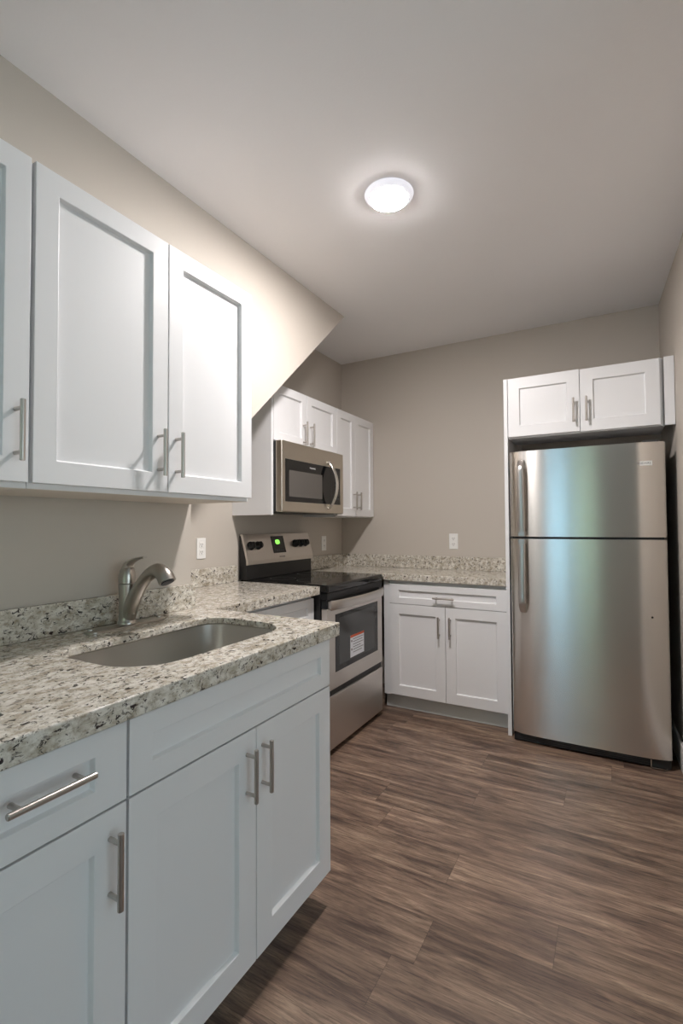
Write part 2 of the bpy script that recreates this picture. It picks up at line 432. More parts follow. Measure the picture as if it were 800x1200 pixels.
def shaker(F, a0, a1, z0, z1, st=0.057, rail=None, th=0.019, rec=0.012):
    """framed front with a recessed flat panel, front face on the plane; one joined surface"""
    rail = rail or st
    bm = bmesh.new()
    def v(a, z, d): return bm.verts.new(F.pt(a, z, d))
    O = [v(a0, z0, 0), v(a1, z0, 0), v(a1, z1, 0), v(a0, z1, 0)]
    I = [v(a0 + st, z0 + rail, 0), v(a1 - st, z0 + rail, 0), v(a1 - st, z1 - rail, 0), v(a0 + st, z1 - rail, 0)]
    s = 0.004
    P = [v(a0 + st + s, z0 + rail + s, -rec), v(a1 - st - s, z0 + rail + s, -rec), v(a1 - st - s, z1 - rail - s, -rec), v(a0 + st + s, z1 - rail - s, -rec)]
    B = [v(a0, z0, -th), v(a1, z0, -th), v(a1, z1, -th), v(a0, z1, -th)]
    for i in range(4):
        j = (i + 1) % 4
        bm.faces.new((O[i], O[j], I[j], I[i])); bm.faces.new((I[i], I[j], P[j], P[i])); bm.faces.new((B[i], B[j], O[j], O[i]))
    bm.faces.new(P); bm.faces.new(B[::-1])
    # hairline joints where stiles meet rails
    return bm

def pull(F, parent, a, z, length, vertical=True, r=0.006, off=0.033):
    """round bar pull on two posts"""
    bm = bmesh.new()
    d = Vector((0, 0, 1)) if vertical else (Vector((0, 1, 0)) if F.axis == 'x' else Vector((1, 0, 0)))
    c = Vector(F.pt(a, z, off)); n = (Vector(F.pt(a, z, 1)) - Vector(F.pt(a, z, 0)))
    lathe(bm, [(r * 0.8, -length / 2), (r, -length / 2 + 0.0012), (r, length / 2 - 0.0012), (r * 0.8, length / 2)], c, d, 20)
    for s in (-1, 1):
        lathe(bm, [(r * 0.8, 0.0), (r * 0.8, off - r * 0.3)], Vector(F.pt(a, z, 0.0005)) + d * (s * length * 0.36), n, 16)
    return obj('handle', bm, M['pull'], parent, smooth=True, label='brushed nickel bar handle')

def front(name, F, parent, a0, a1, z0, z1, handle=None, rail=None, **kw):
    o = obj(name, shaker(F, a0, a1, z0, z1, rail=rail, **kw), M['cabinet'], parent, bevel=0.0012)
    if handle: pull(F, o, *handle)
    return o

CG = 'white shaker cabinets'
# ---- wall cabinets over the sink
FU = Front('x', -1.2103)
ZU0, ZU1 = 1.381, 2.165
def wall_unit(label, y0, y1, doors, group):
    t = thing('wall_cabinet', label, 'cabinet', ((XS - 1.21) / 2, (y0 + y1) / 2, 1.367), group)
    bm = bmesh.new(); box(bm, XS + 0.001, FU.p - 0.0205, y0, y1, 1.3675, ZU1 + 0.002)
    obj('body', bm, M['cabinet'], t, bevel=0.001)
    bm = bmesh.new(); box(bm, XS + 0.004, FU.p - 0.022, y0 + 0.003, y1 - 0.003, 1.3665, 1.3674)
    obj('underside_panel', bm, M['under'], t)
    for a0, a1, ha in doors:
        front('door', FU, t, a0, a1, ZU0, ZU1, handle=(ha, 1.498, 0.142))
    return t
wall_unit('white shaker wall cabinet with two doors, right above the sink and faucet', 0.6475, 1.4535,
          [(0.6505, 1.0515, 1.0150), (1.0560, 1.4525, 1.0835)], CG)
wall_unit('white shaker wall cabinet cut by the left edge of the photo, above the worktop', 0.245, 0.6455,
          [(0.250, 0.6400, 0.6095)], CG)

# ---- wall cabinets over the range
FM = Front('x', -1.7311)
t = thing('wall_cabinet', 'short white two-door cabinet over the microwave, tucked below the sloping wall', 'cabinet', (-1.88, 2.64, 1.344), CG)
ZR, ZMT = 1.3442, 2.117
obj('body', bx(XR + 0.001, FM.p - 0.0205, 2.2740, 3.0180, 1.774, ZMT), M['cabinet'], t, bevel=0.001)
obj('side_panel', bx(XR + 0.001, FM.p - 0.001, 2.2545, 2.2730, ZR - 0.006, ZMT), M['cabinet'], t, bevel=0.001)
front('door', FM, t, 2.2760, 2.6290, 1.778, ZMT, handle=(2.585, 1.862, 0.150), rail=0.052)
front('door', FM, t, 2.6320, 3.0160, 1.778, ZMT, handle=(2.666, 1.862, 0.150), rail=0.052)
t = thing('wall_cabinet', 'tall narrow-doored white wall cabinet in the corner, right of the microwave', 'cabinet', (-1.88, 3.32, ZR), CG)
obj('body', bx(XR + 0.001, FM.p - 0.0205, 3.0200, YB - 0.002, ZR - 0.006, ZMT), M['cabinet'], t, bevel=0.001)
front('door', FM, t, 3.0210, 3.2970, ZR, ZMT, handle=(3.262, 1.460, 0.135))
front('door', FM, t, 3.3000, 3.6160, ZR, ZMT, handle=(3.334, 1.460, 0.135))

# ---- base cabinets under the sink worktop
FB = Front('x', -0.8619)
ZD0, ZD1, ZW0, ZW1 = 0.1093, 0.7270, 0.7315, 0.8850
def base_unit_x(label, F, xb, y0, y1, name='base_cabinet'):
    t = thing(name, label, 'cabinet', ((xb + F.p) / 2, (y0 + y1) / 2, 0), CG)
    obj('body', bx(xb + 0.001, F.p - 0.0205, y0, y1, 0.1, ZSL - 0.001), M['cabinet'], t, bevel=0.001)
    obj('toe_kick', bx(xb + 0.02, F.p - 0.085, y0 + 0.001, y1 - 0.001, 0.0005, 0.0995), M['toe'], t)
    return t
# the sink base is an open carcass so the bowl hangs inside it
t = thing('base_cabinet', 'white sink base cabinet with two lower doors under the false drawer front', 'cabinet', (-1.2, 1.05, 0), CG)
bm = bmesh.new()
y0, y1, xb, xf = 0.6540, 1.4455, XS + 0.001, FB.p - 0.0205
box(bm, xb, xf, y0, y0 + 0.018, 0.1, ZSL - 0.001); box(bm, xb, xf, y1 - 0.018, y1, 0.1, ZSL - 0.001)
box(bm, xb, xf, y0 + 0.018, y1 - 0.018, 0.1, 0.118); box(bm, xb, xb + 0.006, y0 + 0.018, y1 - 0.018, 0.118, ZSL - 0.001)
box(bm, xf - 0.018, xf, y0 + 0.018, y1 - 0.018, 0.70, 0.76); box(bm, xf - 0.018, xf, y0 + 0.018, y1 - 0.018, 0.86, ZSL - 0.001)
obj('body', bm, M['cabinet'], t)
obj('toe_kick', bx(xb + 0.02, xf - 0.065, y0 + 0.001, y1 - 0.001, 0.0005, 0.0995), M['toe'], t)
front('false_drawer_front', FB, t, 0.6565, 1.4445, ZW0, ZW1, rail=0.048)
front('door', FB, t, 0.6565, 1.0525, ZD0, ZD1, handle=(1.0135, 0.620, 0.138), st=0.068)
front('door', FB, t, 1.0555, 1.4445, ZD0, ZD1, handle=(1.0785, 0.620, 0.140), st=0.068)
t = base_unit_x('white base cabinet with drawer and door at lower left corner of the photo', FB, XS, 0.336, 0.6530)
front('drawer', FB, t, 0.338, 0.6505, ZW0, ZW1, handle=(0.488, 0.825, 0.150, False), rail=0.045, st=0.068)
front('door', FB, t, 0.338, 0.6505, ZD0, ZD1, handle=(0.6140, 0.620, 0.145), st=0.068)
# ---- base cabinet between the sink wall and the range
F2 = Front('x', -1.4700)
t = base_unit_x('white base cabinet squeezed between the sink counter and the range', F2, XR, 1.4700, 2.2970)
front('drawer', F2, t, 1.500, 2.2950, 0.735, 0.872, rail=0.045)
front('door', F2, t, 1.500, 1.8960, ZD0, 0.731); front('door', F2, t, 1.8990, 2.2950, ZD0, 0.731)

# ---- base cabinet on the back wall
FK = Front('y', 3.1392)
t = thing('base_cabinet', 'white base cabinet with one drawer over two doors between range and refrigerator', 'cabinet', (-1.0, 3.4, 0), CG)
obj('body', bx(-1.4340, -0.5935, 3.1600, YB - 0.002, 0.1, ZSL - 0.001), M['cabinet'], t, bevel=0.001)
obj('filler_strip', bx(-1.4320, -1.3865, 3.1495, 3.1598, 0.1, ZCB - 0.012), M['cabinet'], t, bevel=0.001)
obj('toe_kick', bx(-1.4330, -0.5945, 3.190, 3.206, 0.004, 0.0995), M['toe'], t, label='pale grey toe kick board')
obj('plinth', bx(-1.4310, -0.5965, 3.2065, YB - 0.01, 0.0005, 0.0995), M['toe'], t)
front('drawer', FK, t, -1.3830, -0.5945, 0.7345, 0.868, handle=(-0.993, 0.7900, 0.145, False), rail=0.042, st=0.066)
front('door', FK, t, -1.3830, -0.9895, ZD0, 0.7305, handle=(-1.0285, 0.598, 0.140), st=0.066)
front('door', FK, t, -0.9865, -0.5945, ZD0, 0.7305, handle=(-0.9535, 0.602, 0.140), st=0.066)

# ---- refrigerator surround
o = obj('end_panel', bx(-0.5905, -0.5680, 3.0930, YB - 0.002, 0.0, 2.168), M['cabinet'], bevel=0.001)
o['label'] = 'tall narrow white end panel standing along the left side of the refrigerator'; o['category'] = 'panel'
FF = Front('y', 3.0900)
t = thing('wall_cabinet', 'short wide white two-door cabinet above the refrigerator', 'cabinet', (-0.17, 3.25, 1.79), CG)
ZF0, ZF1 = 1.808, 2.166
obj('body', bx(-0.5645, 0.2300, 3.1105, 3.3900, ZF0 - 0.008, ZF1), M['cabinet'], t, bevel=0.001)
front('door', FF, t, -0.5640, -0.1690, ZF0, ZF1, handle=(-0.2000, 1.928, 0.140), st=0.066)
front('door', FF, t, -0.1660, 0.2190, ZF0 - 0.003, ZF1 - 0.003, handle=(-0.1335, 1.928, 0.140), st=0.066)
bm = bmesh.new(); box(bm, 0.2380, xw(3.1) - 0.002, 3.0900, 3.1090, ZF0 - 0.008, ZF1)
obj('filler_strip', bm, M['cabinet'], t, bevel=0.001)
bm = bmesh.new(); box(bm, 0.2305, 0.2379, 3.130, 3.3900, ZF0 - 0.008, ZF1); obj('backing_strip', bm, M['cabinet'], t)

# ------------------------------------------------------------------ worktops
def rrect(x0, x1, y0, y1, r00, r10, r11, r01, n=10):
    """rounded rectangle, radii at (x0,y0),(x1,y0),(x1,y1),(x0,y1)"""
    out = []
    for cx, cy, r, a in ((x0 + r00, y0 + r00, r00, PI), (x1 - r10, y0 + r10, r10, 1.5 * PI), (x1 - r11, y1 - r11, r11, 0), (x0 + r01, y1 - r01, r01, 0.5 * PI)):
        for k in range(n + 1):
            t = a + k / n * PI / 2
            out.append((cx + r * math.cos(t), cy + r * math.sin(t)))
    return out
SINK = (-1.322, -0.962, 0.757, 1.362, 0.075, 0.14, 0.13, 0.075)
def slab(poly, hole, z0, z1, edges):
    bm = bmesh.new(); E = []
    for loop in ([poly] + ([hole] if hole else [])):
        vs = [bm.verts.new((x, y, z1)) for x, y in loop]
        E += [bm.edges.new((vs[i], vs[(i + 1) % len(vs)])) for i in range(len(vs))]
    bmesh.ops.triangle_fill(bm, use_beauty=True, edges=E)
    r = bmesh.ops.extrude_face_region(bm, geom=bm.faces[:])
    for v in r['geom']:
        if isinstance(v, bmesh.types.BMVert): v.co.z = z0
    for e in edges: box(bm, *e, ZCB, ZSL + 0.004)
    return bm
t = thing('worktop', 'speckled granite worktop with the sink cut into it, running along the left', 'worktop', (-1.2, 0.9, ZCB))
XC, YC = -0.8420, 1.482
poly = [(XS + 0.001, 0.320), (XC, 0.320), (XC, YC), (-1.432, YC), (-1.432, 2.3000), (XR + 0.001, 2.3000), (XR + 0.001, YE + 0.002), (XS + 0.001, YE + 0.002)]
obj('slab', slab(poly, rrect(*SINK), ZSL, ZC, [(XC - 0.036, XC - 0.0002, 0.3202, YC - 0.0002), (-1.4318, XC - 0.036, YC - 0.034, YC - 0.0002), (-1.468, -1.4322, YC - 0.0002, 2.2998)]), M['granite'], t, bevel=0.003)
obj('backsplash', bx(XS + 0.001, XS + 0.021, 0.320, YE + 0.006, ZC + 0.0005, ZC + 0.099), M['granite'], t, bevel=0.002)
obj('backsplash', bx(XR + 0.001, XR + 0.021, YE + 0.004, 2.2800, ZC + 0.0005, ZC + 0.099), M['granite'], t, bevel=0.002)
t = thing('worktop', 'speckled granite worktop along the back wall between range and refrigerator', 'worktop', (-1.3, 3.35, ZCB))
poly = [(XR + 0.001, 3.0350), (-1.425, 3.0350), (-1.425, 3.1210), (-0.5945, 3.1210), (-0.5945, YB - 0.001), (XR + 0.001, YB - 0.001)]
obj('slab', slab(poly, None, ZSL, ZC, [(-1.4248, -0.5947, 3.1212, 3.156)]), M['granite'], t, bevel=0.003)
obj('backsplash', bx(XR + 0.001, XR + 0.021, 3.0350, YB - 0.022, ZC + 0.0005, ZC + 0.099), M['granite'], t, bevel=0.002)
obj('backsplash', bx(XR + 0.001, -0.5945, YB - 0.021, YB - 0.001, ZC + 0.0005, ZC + 0.099), M['granite'], t, bevel=0.002)

# ------------------------------------------------------------------ sink
t = thing('sink', 'stainless steel undermount sink set into the granite worktop', 'sink', (-1.14, 1.06, 0.70))
bm = bmesh.new()
def ring(inset, z, bump=0.0):
    x0, x1, y0, y1, a, b, c, d = SINK
    rr = [max(0.03, r - inset * 0.6) for r in (a, b, c, d)]
    return [bm.verts.new((x, y, z)) for x, y in rrect(x0 + inset, x1 - inset, y0 + inset, y1 - inset, *rr)]
zt = ZSL - 0.0012
rings = [ring(-0.022, zt - 0.003), ring(-0.022, zt), ring(-0.014, zt), ring(-0.010, zt - 0.004), ring(-0.004, zt - 0.10), ring(0.012, 0.735), ring(0.022, 0.716), ring(0.04, 0.706), ring(0.075, 0.703), ring(0.15, 0.701)]
for A, B in zip(rings, rings[1:]):
    for i in range(len(A)):
        j = (i + 1) % len(A); bm.faces.new((A[i], A[j], B[j], B[i]))
bm.faces.new(rings[-1])
o = obj('bowl', bm, M['sink'], t, smooth=True)
md = o.modifiers.new('sheet', 'SOLIDIFY'); md.thickness = 0.0012; md.offset = -1
bm = bmesh.new(); lathe(bm, [(0.044, 0.0), (0.044, 0.0022), (0.036, 0.003), (0.03, 0.0005), (0.006, 0.0005), (0.006, 0.006), (0, 0.006)], (-1.19, 1.07, 0.7018), seg=32)
obj('drain', bm, M['chrome'], t, smooth=True)

# ------------------------------------------------------------------ faucet
FX, FY = -1.452, 1.093
t = thing('faucet', 'brushed nickel single-lever pull-out faucet standing behind the sink', 'faucet', (FX, FY, ZC))
bm = bmesh.new()
pl = rrect(FX - 0.028, FX + 0.030, FY - 0.150, FY + 0.150, 0.028, 0.028, 0.028, 0.028, 8)
vs0 = [bm.verts.new((x, y, ZC + 0.0005)) for x, y in pl]; vs1 = [bm.verts.new((x, y, ZC + 0.006)) for x, y in pl]
vs2 = [bm.verts.new((FX + (x - FX) * 0.86, FY + (y - FY) * 0.972, ZC + 0.009)) for x, y in pl]
for A, B in ((vs0, vs1), (vs1, vs2)):
    for i in range(len(A)): bm.faces.new((A[i], A[(i + 1) % len(A)], B[(i + 1) % len(A)], B[i]))
bm.faces.new(vs0[::-1]); bm.faces.new(vs2)
obj('deck_plate', bm, M['nickel'], t, smooth=True)
for s in (-1, 1):
    bm = bmesh.new(); lathe(bm, [(0.009, 0), (0.0085, 0.004), (0.005, 0.006), (0, 0.0065)], (FX, FY + s * 0.132, ZC + 0.0085), seg=20)
    obj('bolt_cap', bm, M['nickel'], t, smooth=True)
bm = bmesh.new()
lathe(bm, [(0.031, 0.0), (0.031, 0.006), (0.028, 0.010), (0.0265, 0.02), (0.0262, 0.05), (0.0272, 0.10), (0.0282, 0.134), (0.0, 0.134)], (FX, FY, ZC + 0.009), seg=36)
obj('body', bm, M['nickel'], t, smooth=True)
# spout: climbs out of the body towards the room, arcs over and ends in the spray head
path = smooth_path([(FX + 0.002, FY, ZC + 0.026), (FX + 0.020, FY, ZC + 0.070), (FX + 0.056, FY, ZC + 0.124), (FX + 0.100, FY, ZC + 0.170), (FX + 0.144, FY, ZC + 0.192), (FX + 0.178, FY, ZC + 0.183), (FX + 0.196, FY, ZC + 0.158)], 6)
rad = [r for r in smooth_path([(0.024, 0.026), (0.024, 0.028), (0.0215, 0.023), (0.0205, 0.021), (0.0235, 0.0235), (0.0265, 0.026), (0.0275, 0.027)], 6)]
k = 21
bm = bmesh.new(); sweep(bm, path[:k + 1], rad[:k + 1], 24); obj('spout', bm, M['nickel'], t, smooth=True)
bm = bmesh.new(); sweep(bm, path[k:], rad[k:], 24)
hd = obj('spray_head', bm, M['nickel'], t, smooth=True)
d = Vector(path[-1]) - Vector(path[-2]); d.normalize()
bm = bmesh.new(); lathe(bm, [(0.021, 0.0), (0.021, 0.002), (0.0, 0.002)], Vector(path[-1]) + d * 0.0003, d, 24)
obj('nozzle', bm, M['dark_grey'], hd, label='dark spray face')
# lever: dome cap with a curved paddle
bm = bmesh.new()
lathe(bm, [(0.0282, 0.0), (0.0282, 0.014), (0.0270, 0.030), (0.0230, 0.046), (0.016, 0.057), (0.006, 0.063), (0, 0.0635)], (FX, FY, ZC + 0.1455), seg=36)
lp = smooth_path([(FX - 0.006, FY, ZC + 0.172), (FX + 0.002, FY, ZC + 0.200), (FX + 0.022, FY, ZC + 0.218), (FX + 0.054, FY, ZC + 0.229), (FX + 0.088, FY, ZC + 0.234)], 5)
lr = smooth_path([(0.022, 0.020), (0.020, 0.016), (0.016, 0.009), (0.013, 0.005), (0.010, 0.003)], 5)
sweep(bm, lp, lr, 20)
obj('lever', bm, M['nickel'], t, smooth=True)

# ------------------------------------------------------------------ range
t = thing('range', 'freestanding electric range with black glass cooktop and stainless oven door', 'oven', (-1.70, 2.667, 0))
RY0, RY1 = 2.3030, 3.0300
obj('body', bx(XR + 0.012, -1.4350, RY0 + 0.002, RY1 - 0.002, 0.030, 0.899), M['black'], t, bevel=0.002)
obj('base_rail', bx(XR + 0.05, -1.4450, RY0 + 0.02, RY1 - 0.02, 0.0, 0.0295), M['black_plastic'], t)
bm = bmesh.new(); box(bm, XR + 0.012, -1.3860, RY0, RY1, 0.900, 0.944)
o = obj('cooktop', bm, M['black_glass'], t, bevel=0.012, seg=4)
for cx, cy, r in ((-1.60, 2.50, 0.105), (-1.60, 2.84, 0.085), (-1.83, 2.50, 0.08), (-1.83, 2.84, 0.105)):
    bm = bmesh.new()
    A = [bm.verts.new((cx + r * math.cos(2 * PI * q / 48), cy + r * math.sin(2 * PI * q / 48), 0.9443)) for q in range(48)]
    B = [bm.verts.new((cx + (r - 0.004) * math.cos(2 * PI * q / 48), cy + (r - 0.004) * math.sin(2 * PI * q / 48), 0.9443)) for q in range(48)]
    for q in range(48): bm.faces.new((A[q], A[(q + 1) % 48], B[(q + 1) % 48], B[q]))
    obj('burner_ring', bm, M['dark_grey'], o, label='thin grey burner ring')
# oven door
FR = Front('x', -1.3900)
dr = obj('oven_door', (lambda bm: (FR.box(bm, RY0 + 0.008, RY1 - 0.006, 0.358, 0.812, -0.042, 0.0), bm)[1])(bmesh.new()), M['steel_range'], t, bevel=0.004)
obj('door_top_trim', (lambda bm: (FR.box(bm, RY0 + 0.008, RY1 - 0.006, 0.8125, 0.862, -0.042, -0.004), bm)[1])(bmesh.new()), M['black'], dr, bevel=0.003, label='black upper edge of the oven door')
bm = bmesh.new(); FR.box(bm, 2.393, 2.952, 0.448, 0.772, -0.002, 0.0012); wn = obj('oven_window', bm, M['oven_glass'], dr, bevel=0.001, label='black framed oven window')
bm = bmesh.new(); FR.box(bm, 2.435, 2.905, 0.478, 0.748, 0.0013, 0.0017); obj('window_tint', bm, M['oven_tint'], dr)
bm = bmesh.new(); FR.box(bm, 2.567, 2.746, 0.488, 0.618, 0.0019, 0.0024); obj('sticker', bm, M['paper'], dr, label='white paper sticker with an orange top edge')
bm = bmesh.new(); FR.box(bm, 2.567, 2.746, 0.604, 0.618, 0.0025, 0.0029); obj('sticker_band', bm, M['orange'], dr, label='orange band')
bm = bmesh.new()
for q, (w0, w1) in enumerate(((2.600, 2.735), (2.600, 2.725), (2.600, 2.735), (2.600, 2.70), (2.600, 2.735), (2.600, 2.715))):
    z = 0.592 - q * 0.0155; FR.box(bm, w0, w1, z - 0.0018, z + 0.0018, 0.0025, 0.0028)
for z in (0.584, 0.534):
    FR.box(bm, 2.577, 2.590, z - 0.006, z + 0.006, 0.0025, 0.0028)
obj('sticker_print', bm, M['ink'], dr, label='grey printed lines')
# bowed full-width door handle
bm = bmesh.new(); pts = []; rr = []
for q in range(33):
    s = q / 32; y = RY0 + 0.022 + s * (RY1 - RY0 - 0.042); e = math.sin(PI * s)
    pts.append((-1.3790 + 0.045 * e ** 0.6, y, 0.832)); rr.append((0.027, 0.008))
sweep(bm, pts, rr, 20, up=(0, 0, 1))
for y in (RY0 + 0.030, RY1 - 0.028):
    box(bm, -1.3938, -1.3760, y - 0.012, y + 0.012, 0.815, 0.852)
obj('handle', bm, M['handle_steel'], dr, smooth=True)
obj('vent_trim', bx(-1.4345, -1.3900, RY0 + 0.006, RY1 - 0.006, 0.8635, 0.8990), M['black_plastic'], t, label='black vent strip above the oven door')
obj('drawer', bx(-1.4345, -1.3895, RY0 + 0.008, RY1 - 0.006, 0.034, 0.324), M['steel_range'], t, bevel=0.004)
obj('drawer_gap_trim', bx(-1.4345, -1.4000, RY0 + 0.008, RY1 - 0.006, 0.3245, 0.3575), M['black_plastic'], t)
# backguard
bgd = obj('backguard', (lambda bm: (prism(bm, [(XR + 0.012, 0.9445), (-1.962, 0.9445), (-1.962, 1.056), (-2.006, 1.2135), (XR + 0.012, 1.2135)], 1, RY0 + 0.002, RY1 - 0.002), bm)[1])(bmesh.new()), M['black'], t, bevel=0.002)
bm = bmesh.new()
prism(bm, [(-2.0045, 1.2145), (-2.012, 1.2145), (-2.012, 1.222), (-1.990, 1.222), (-1.946, 1.060), (-1.946, 1.036), (-1.9615, 1.034), (-1.9615, 1.060)], 1, RY0, RY1)
pn = obj('control_panel', bm, M['steel_range'], bgd, bevel=0.001)
def onpan(y, s):      # a point on the slanted panel, s = 0 bottom .. 1 top
    return Vector((-1.946 - 0.044 * s, y, 1.060 + 0.162 * s))
pn_n = Vector((0.162, 0, 0.044)).normalized(); pn_u = Vector((-0.044, 0, 0.162)).normalized()
for y in (2.355, 2.425, 2.835, 2.895, 2.955):
    bm = bmesh.new(); c = onpan(y, 0.56)
    lathe(bm, [(0.027, 0.0), (0.027, 0.006), (0.023, 0.010), (0.021, 0.028), (0.019, 0.031), (0, 0.031)], c + pn_n * 0.0005, pn_n, 28)
    kb = obj('knob', bm, M['black_plastic'], t, smooth=True)
    bm = bmesh.new(); lathe(bm, [(0.0045, -0.018), (0.0045, 0.018)], c + pn_n * 0.0335, pn_u, 8); obj('knob_grip', bm, M['black_plastic'], kb)
def pan_plate(name, y0, y1, s0, s1, d0, d1, m, parent, label=None):
    bm = bmesh.new(); P = []
    for d in (d0, d1):
        for y, s in ((y0, s0), (y1, s0), (y1, s1), (y0, s1)): P.append(bm.verts.new(onpan(y, s) + pn_n * d))
    for f in ((0, 1, 2, 3), (7, 6, 5, 4), (0, 4, 5, 1), (1, 5, 6, 2), (2, 6, 7, 3), (3, 7, 4, 0)): bm.faces.new([P[i] for i in f])
    return obj(name, bm, m, parent, label=label)
pan_plate('display', 2.570, 2.708, 0.22, 0.90, 0.0002, 0.002, M['black_glass'], t, 'black clock display with green digits')
bm = bmesh.new()
c0 = onpan(2.632, 0.66) + pn_n * 0.0024
V = [bm.verts.new(c0 + Vector((0, 1, 0)) * (0.024 * (abs(math.cos(a)) ** 0.7) * (1 if math.cos(a) > 0 else -1)) + pn_u * (0.016 * (abs(math.sin(a)) ** 0.7) * (1 if math.sin(a) > 0 else -1))) for a in [2 * PI * q / 28 for q in range(28)]]
f = bm.faces.new(V); r = bmesh.ops.extrude_face_region(bm, geom=[f])
for v in r['geom']:
    if isinstance(v, bmesh.types.BMVert): v.co += pn_n * 0.0006
obj('display_digits', bm, M['lcd'], t, label='glowing green clock readout')
for q in range(5):
    pan_plate('display_button', 2.585 + q * 0.022, 2.600 + q * 0.022, 0.28, 0.36, 0.0022, 0.003, M['dark_grey'], t)
lettering('lettering', 'FRIGIDAIRE', M['ink'], pn, onpan(2.655, 0.06) + pn_n * 0.0004, 0.062, (0, 1, 0), pn_u)

# ------------------------------------------------------------------ microwave
t = thing('microwave', 'stainless over-the-range microwave with a curved handle', 'microwave', (-1.84, 2.6, 1.35))
MY0, MY1, MZ0, MZ1 = 2.2760, 3.0000, 1.3600, 1.7700
MX = -1.6720
obj('body', bx(XR + 0.002, MX - 0.0455, MY0, MY1, MZ0, MZ1), M['black'], t, bevel=0.002)
obj('vent_panel', bx(XR + 0.05, MX - 0.06, MY0 + 0.03, MY1 - 0.03, MZ0 - 0.007, MZ0 - 0.0005), M['dark_grey'], t)
FW = Front('x', MX)
bm = bmesh.new(); FW.box(bm, MY0 - 0.002, MY1 + 0.002, MZ0 - 0.004, MZ1 + 0.004, -0.045, 0.0)
dr = obj('door', bm, M['steel_micro'], t, bevel=0.006, seg=3)
bm = bmesh.new(); FW.box(bm, 2.308, 2.955, 1.417, 1.668, -0.001, 0.0014); gp = obj('glass_panel', bm, M['black_glass'], dr, bevel=0.002, label='glossy black door glass and control strip')
bm = bmesh.new(); FW.box(bm, 2.344, 2.715, 1.447, 1.604, 0.0015, 0.0019); obj('window', bm, M['micro_mesh'], dr, label='grey perforated window')
bm = bmesh.new(); FW.box(bm, 2.8345, 2.8365, 1.417, 1.668, 0.0015, 0.0018); obj('door_seam', bm, M['dark_grey'], dr)
for q in range(6):
    for c in range(2):
        bm = bmesh.new(); FW.box(bm, 2.880 + c * 0.032, 2.902 + c * 0.032, 1.45 + q * 0.024, 1.463 + q * 0.024, 0.0015, 0.0018)
        obj('keypad_button', bm, M['dark_grey'], dr)
bm = bmesh.new(); FW.box(bm, 2.878, 2.940, 1.615, 1.648, 0.0015, 0.0018); obj('display', bm, M['oven_glass'], dr)
lettering('lettering', 'FRIGIDAIRE', M['silver_ink'], dr, FW.pt(2.60, 1.636, 0.0016), 0.066, (0, 1, 0), (0, 0, 1))
bm = bmesh.new(); pts = []; rr = []
for q in range(29):
    s = q / 28; z = 1.385 + s * 0.315; e = math.sin(PI * s)
    pts.append((MX + 0.008 + 0.056 * e ** 0.8, 2.790 + 0.012 * e, z)); rr.append((0.017 - 0.004 * (1 - e), 0.009))
sweep(bm, pts, rr, 20, up=(0, 1, 0))
for z in (1.392, 1.693): lathe(bm, [(0.013, 0.0), (0.011, 0.014)], (MX + 0.0004, 2.790, z), (1, 0, 0), 20)
obj('handle', bm, M['chrome'], dr, smooth=True, label='shiny curved handle')

# ------------------------------------------------------------------ refrigerator
t = thing('refrigerator', 'tall stainless steel top-freezer refrigerator against the back wall', 'refrigerator', (-0.157, 3.3, 0))
GX0, GX1, GY = -0.5520, 0.2330, 3.0118
obj('cabinet', bx(GX0 + 0.008, GX1 - 0.008, GY + 0.078, YB - 0.02, 0.030, 1.698), M['fridge_side'], t, bevel=0.004)
def fr_door(name, z0, z1):
    """door with a gently bowed front and rounded vertical edges"""
    pts = []; n = 40; w = GX1 - GX0; c = (GX0 + GX1) / 2; rc = 0.012
    for k in range(n + 1):
        s = -1 + 2 * k / n
        x = c + s * w / 2; y = GY + 0.006 * s * s + 0.026 * s ** 8
        ed = w / 2 - abs(x - c)
        if ed < rc: y += rc - math.sqrt(max(0.0, rc * rc - (rc - ed) ** 2))
        pts.append((x, y))
    # refine the rounded edges
    fine = []
    for s in (-1, 1):
        L = []
        for k in range(9):
            a = k / 8 * PI / 2
            ed = rc * (1 - math.cos(a)); x = c + s * (w / 2 - ed)
            ss = (x - c) / (w / 2); L.append((x, GY + 0.006 * ss * ss + 0.026 * ss ** 8 + rc * (1 - math.sin(a))))
        fine.append(L if s < 0 else L[::-1])
    mid = [p for p in pts if w / 2 - abs(p[0] - c) > rc * 1.05]
    outline = fine[0] + mid + fine[1]
    outline = outline + [(GX1, GY + 0.070), (GX0, GY + 0.070)]
    bm = bmesh.new(); prism(bm, outline, 2, z0, z1)
    return obj(name, bm, M['steel'], t, smooth=True)
fz = fr_door('freezer_door', 1.2035, 1.7060)
fd = fr_door('fridge_door', 0.0560, 1.1905)
obj('gasket', bx(GX0 + 0.012, GX1 - 0.012, GY + 0.0705, GY + 0.0775, 0.06, 1.70), M['black_plastic'], t)
obj('divider_trim', bx(GX0 + 0.014, GX1 - 0.014, GY + 0.030, GY + 0.0700, 1.1910, 1.2030), M['black_plastic'], t)
obj('base_grille', bx(GX0 + 0.006, GX1 - 0.006, GY + 0.030, GY + 0.0770, 0.006, 0.0550), M['black'], t, bevel=0.003, label='black base grille')
for q in range(4):
    obj('grille_slot', bx(GX0 + 0.02, GX1 - 0.10, GY + 0.0285, GY + 0.0298, 0.014 + q * 0.010, 0.018 + q * 0.010), M['dark_grey'], t)
obj('lower_hinge', (lambda bm: (box(bm, 0.135, 0.205, GY + 0.010, GY + 0.0295, 0.008, 0.012), box(bm, 0.135, 0.140, GY + 0.010, GY + 0.0295, 0.012, 0.050), bm)[2])(bmesh.new()), M['chrome'], t, label='small bright hinge bracket')
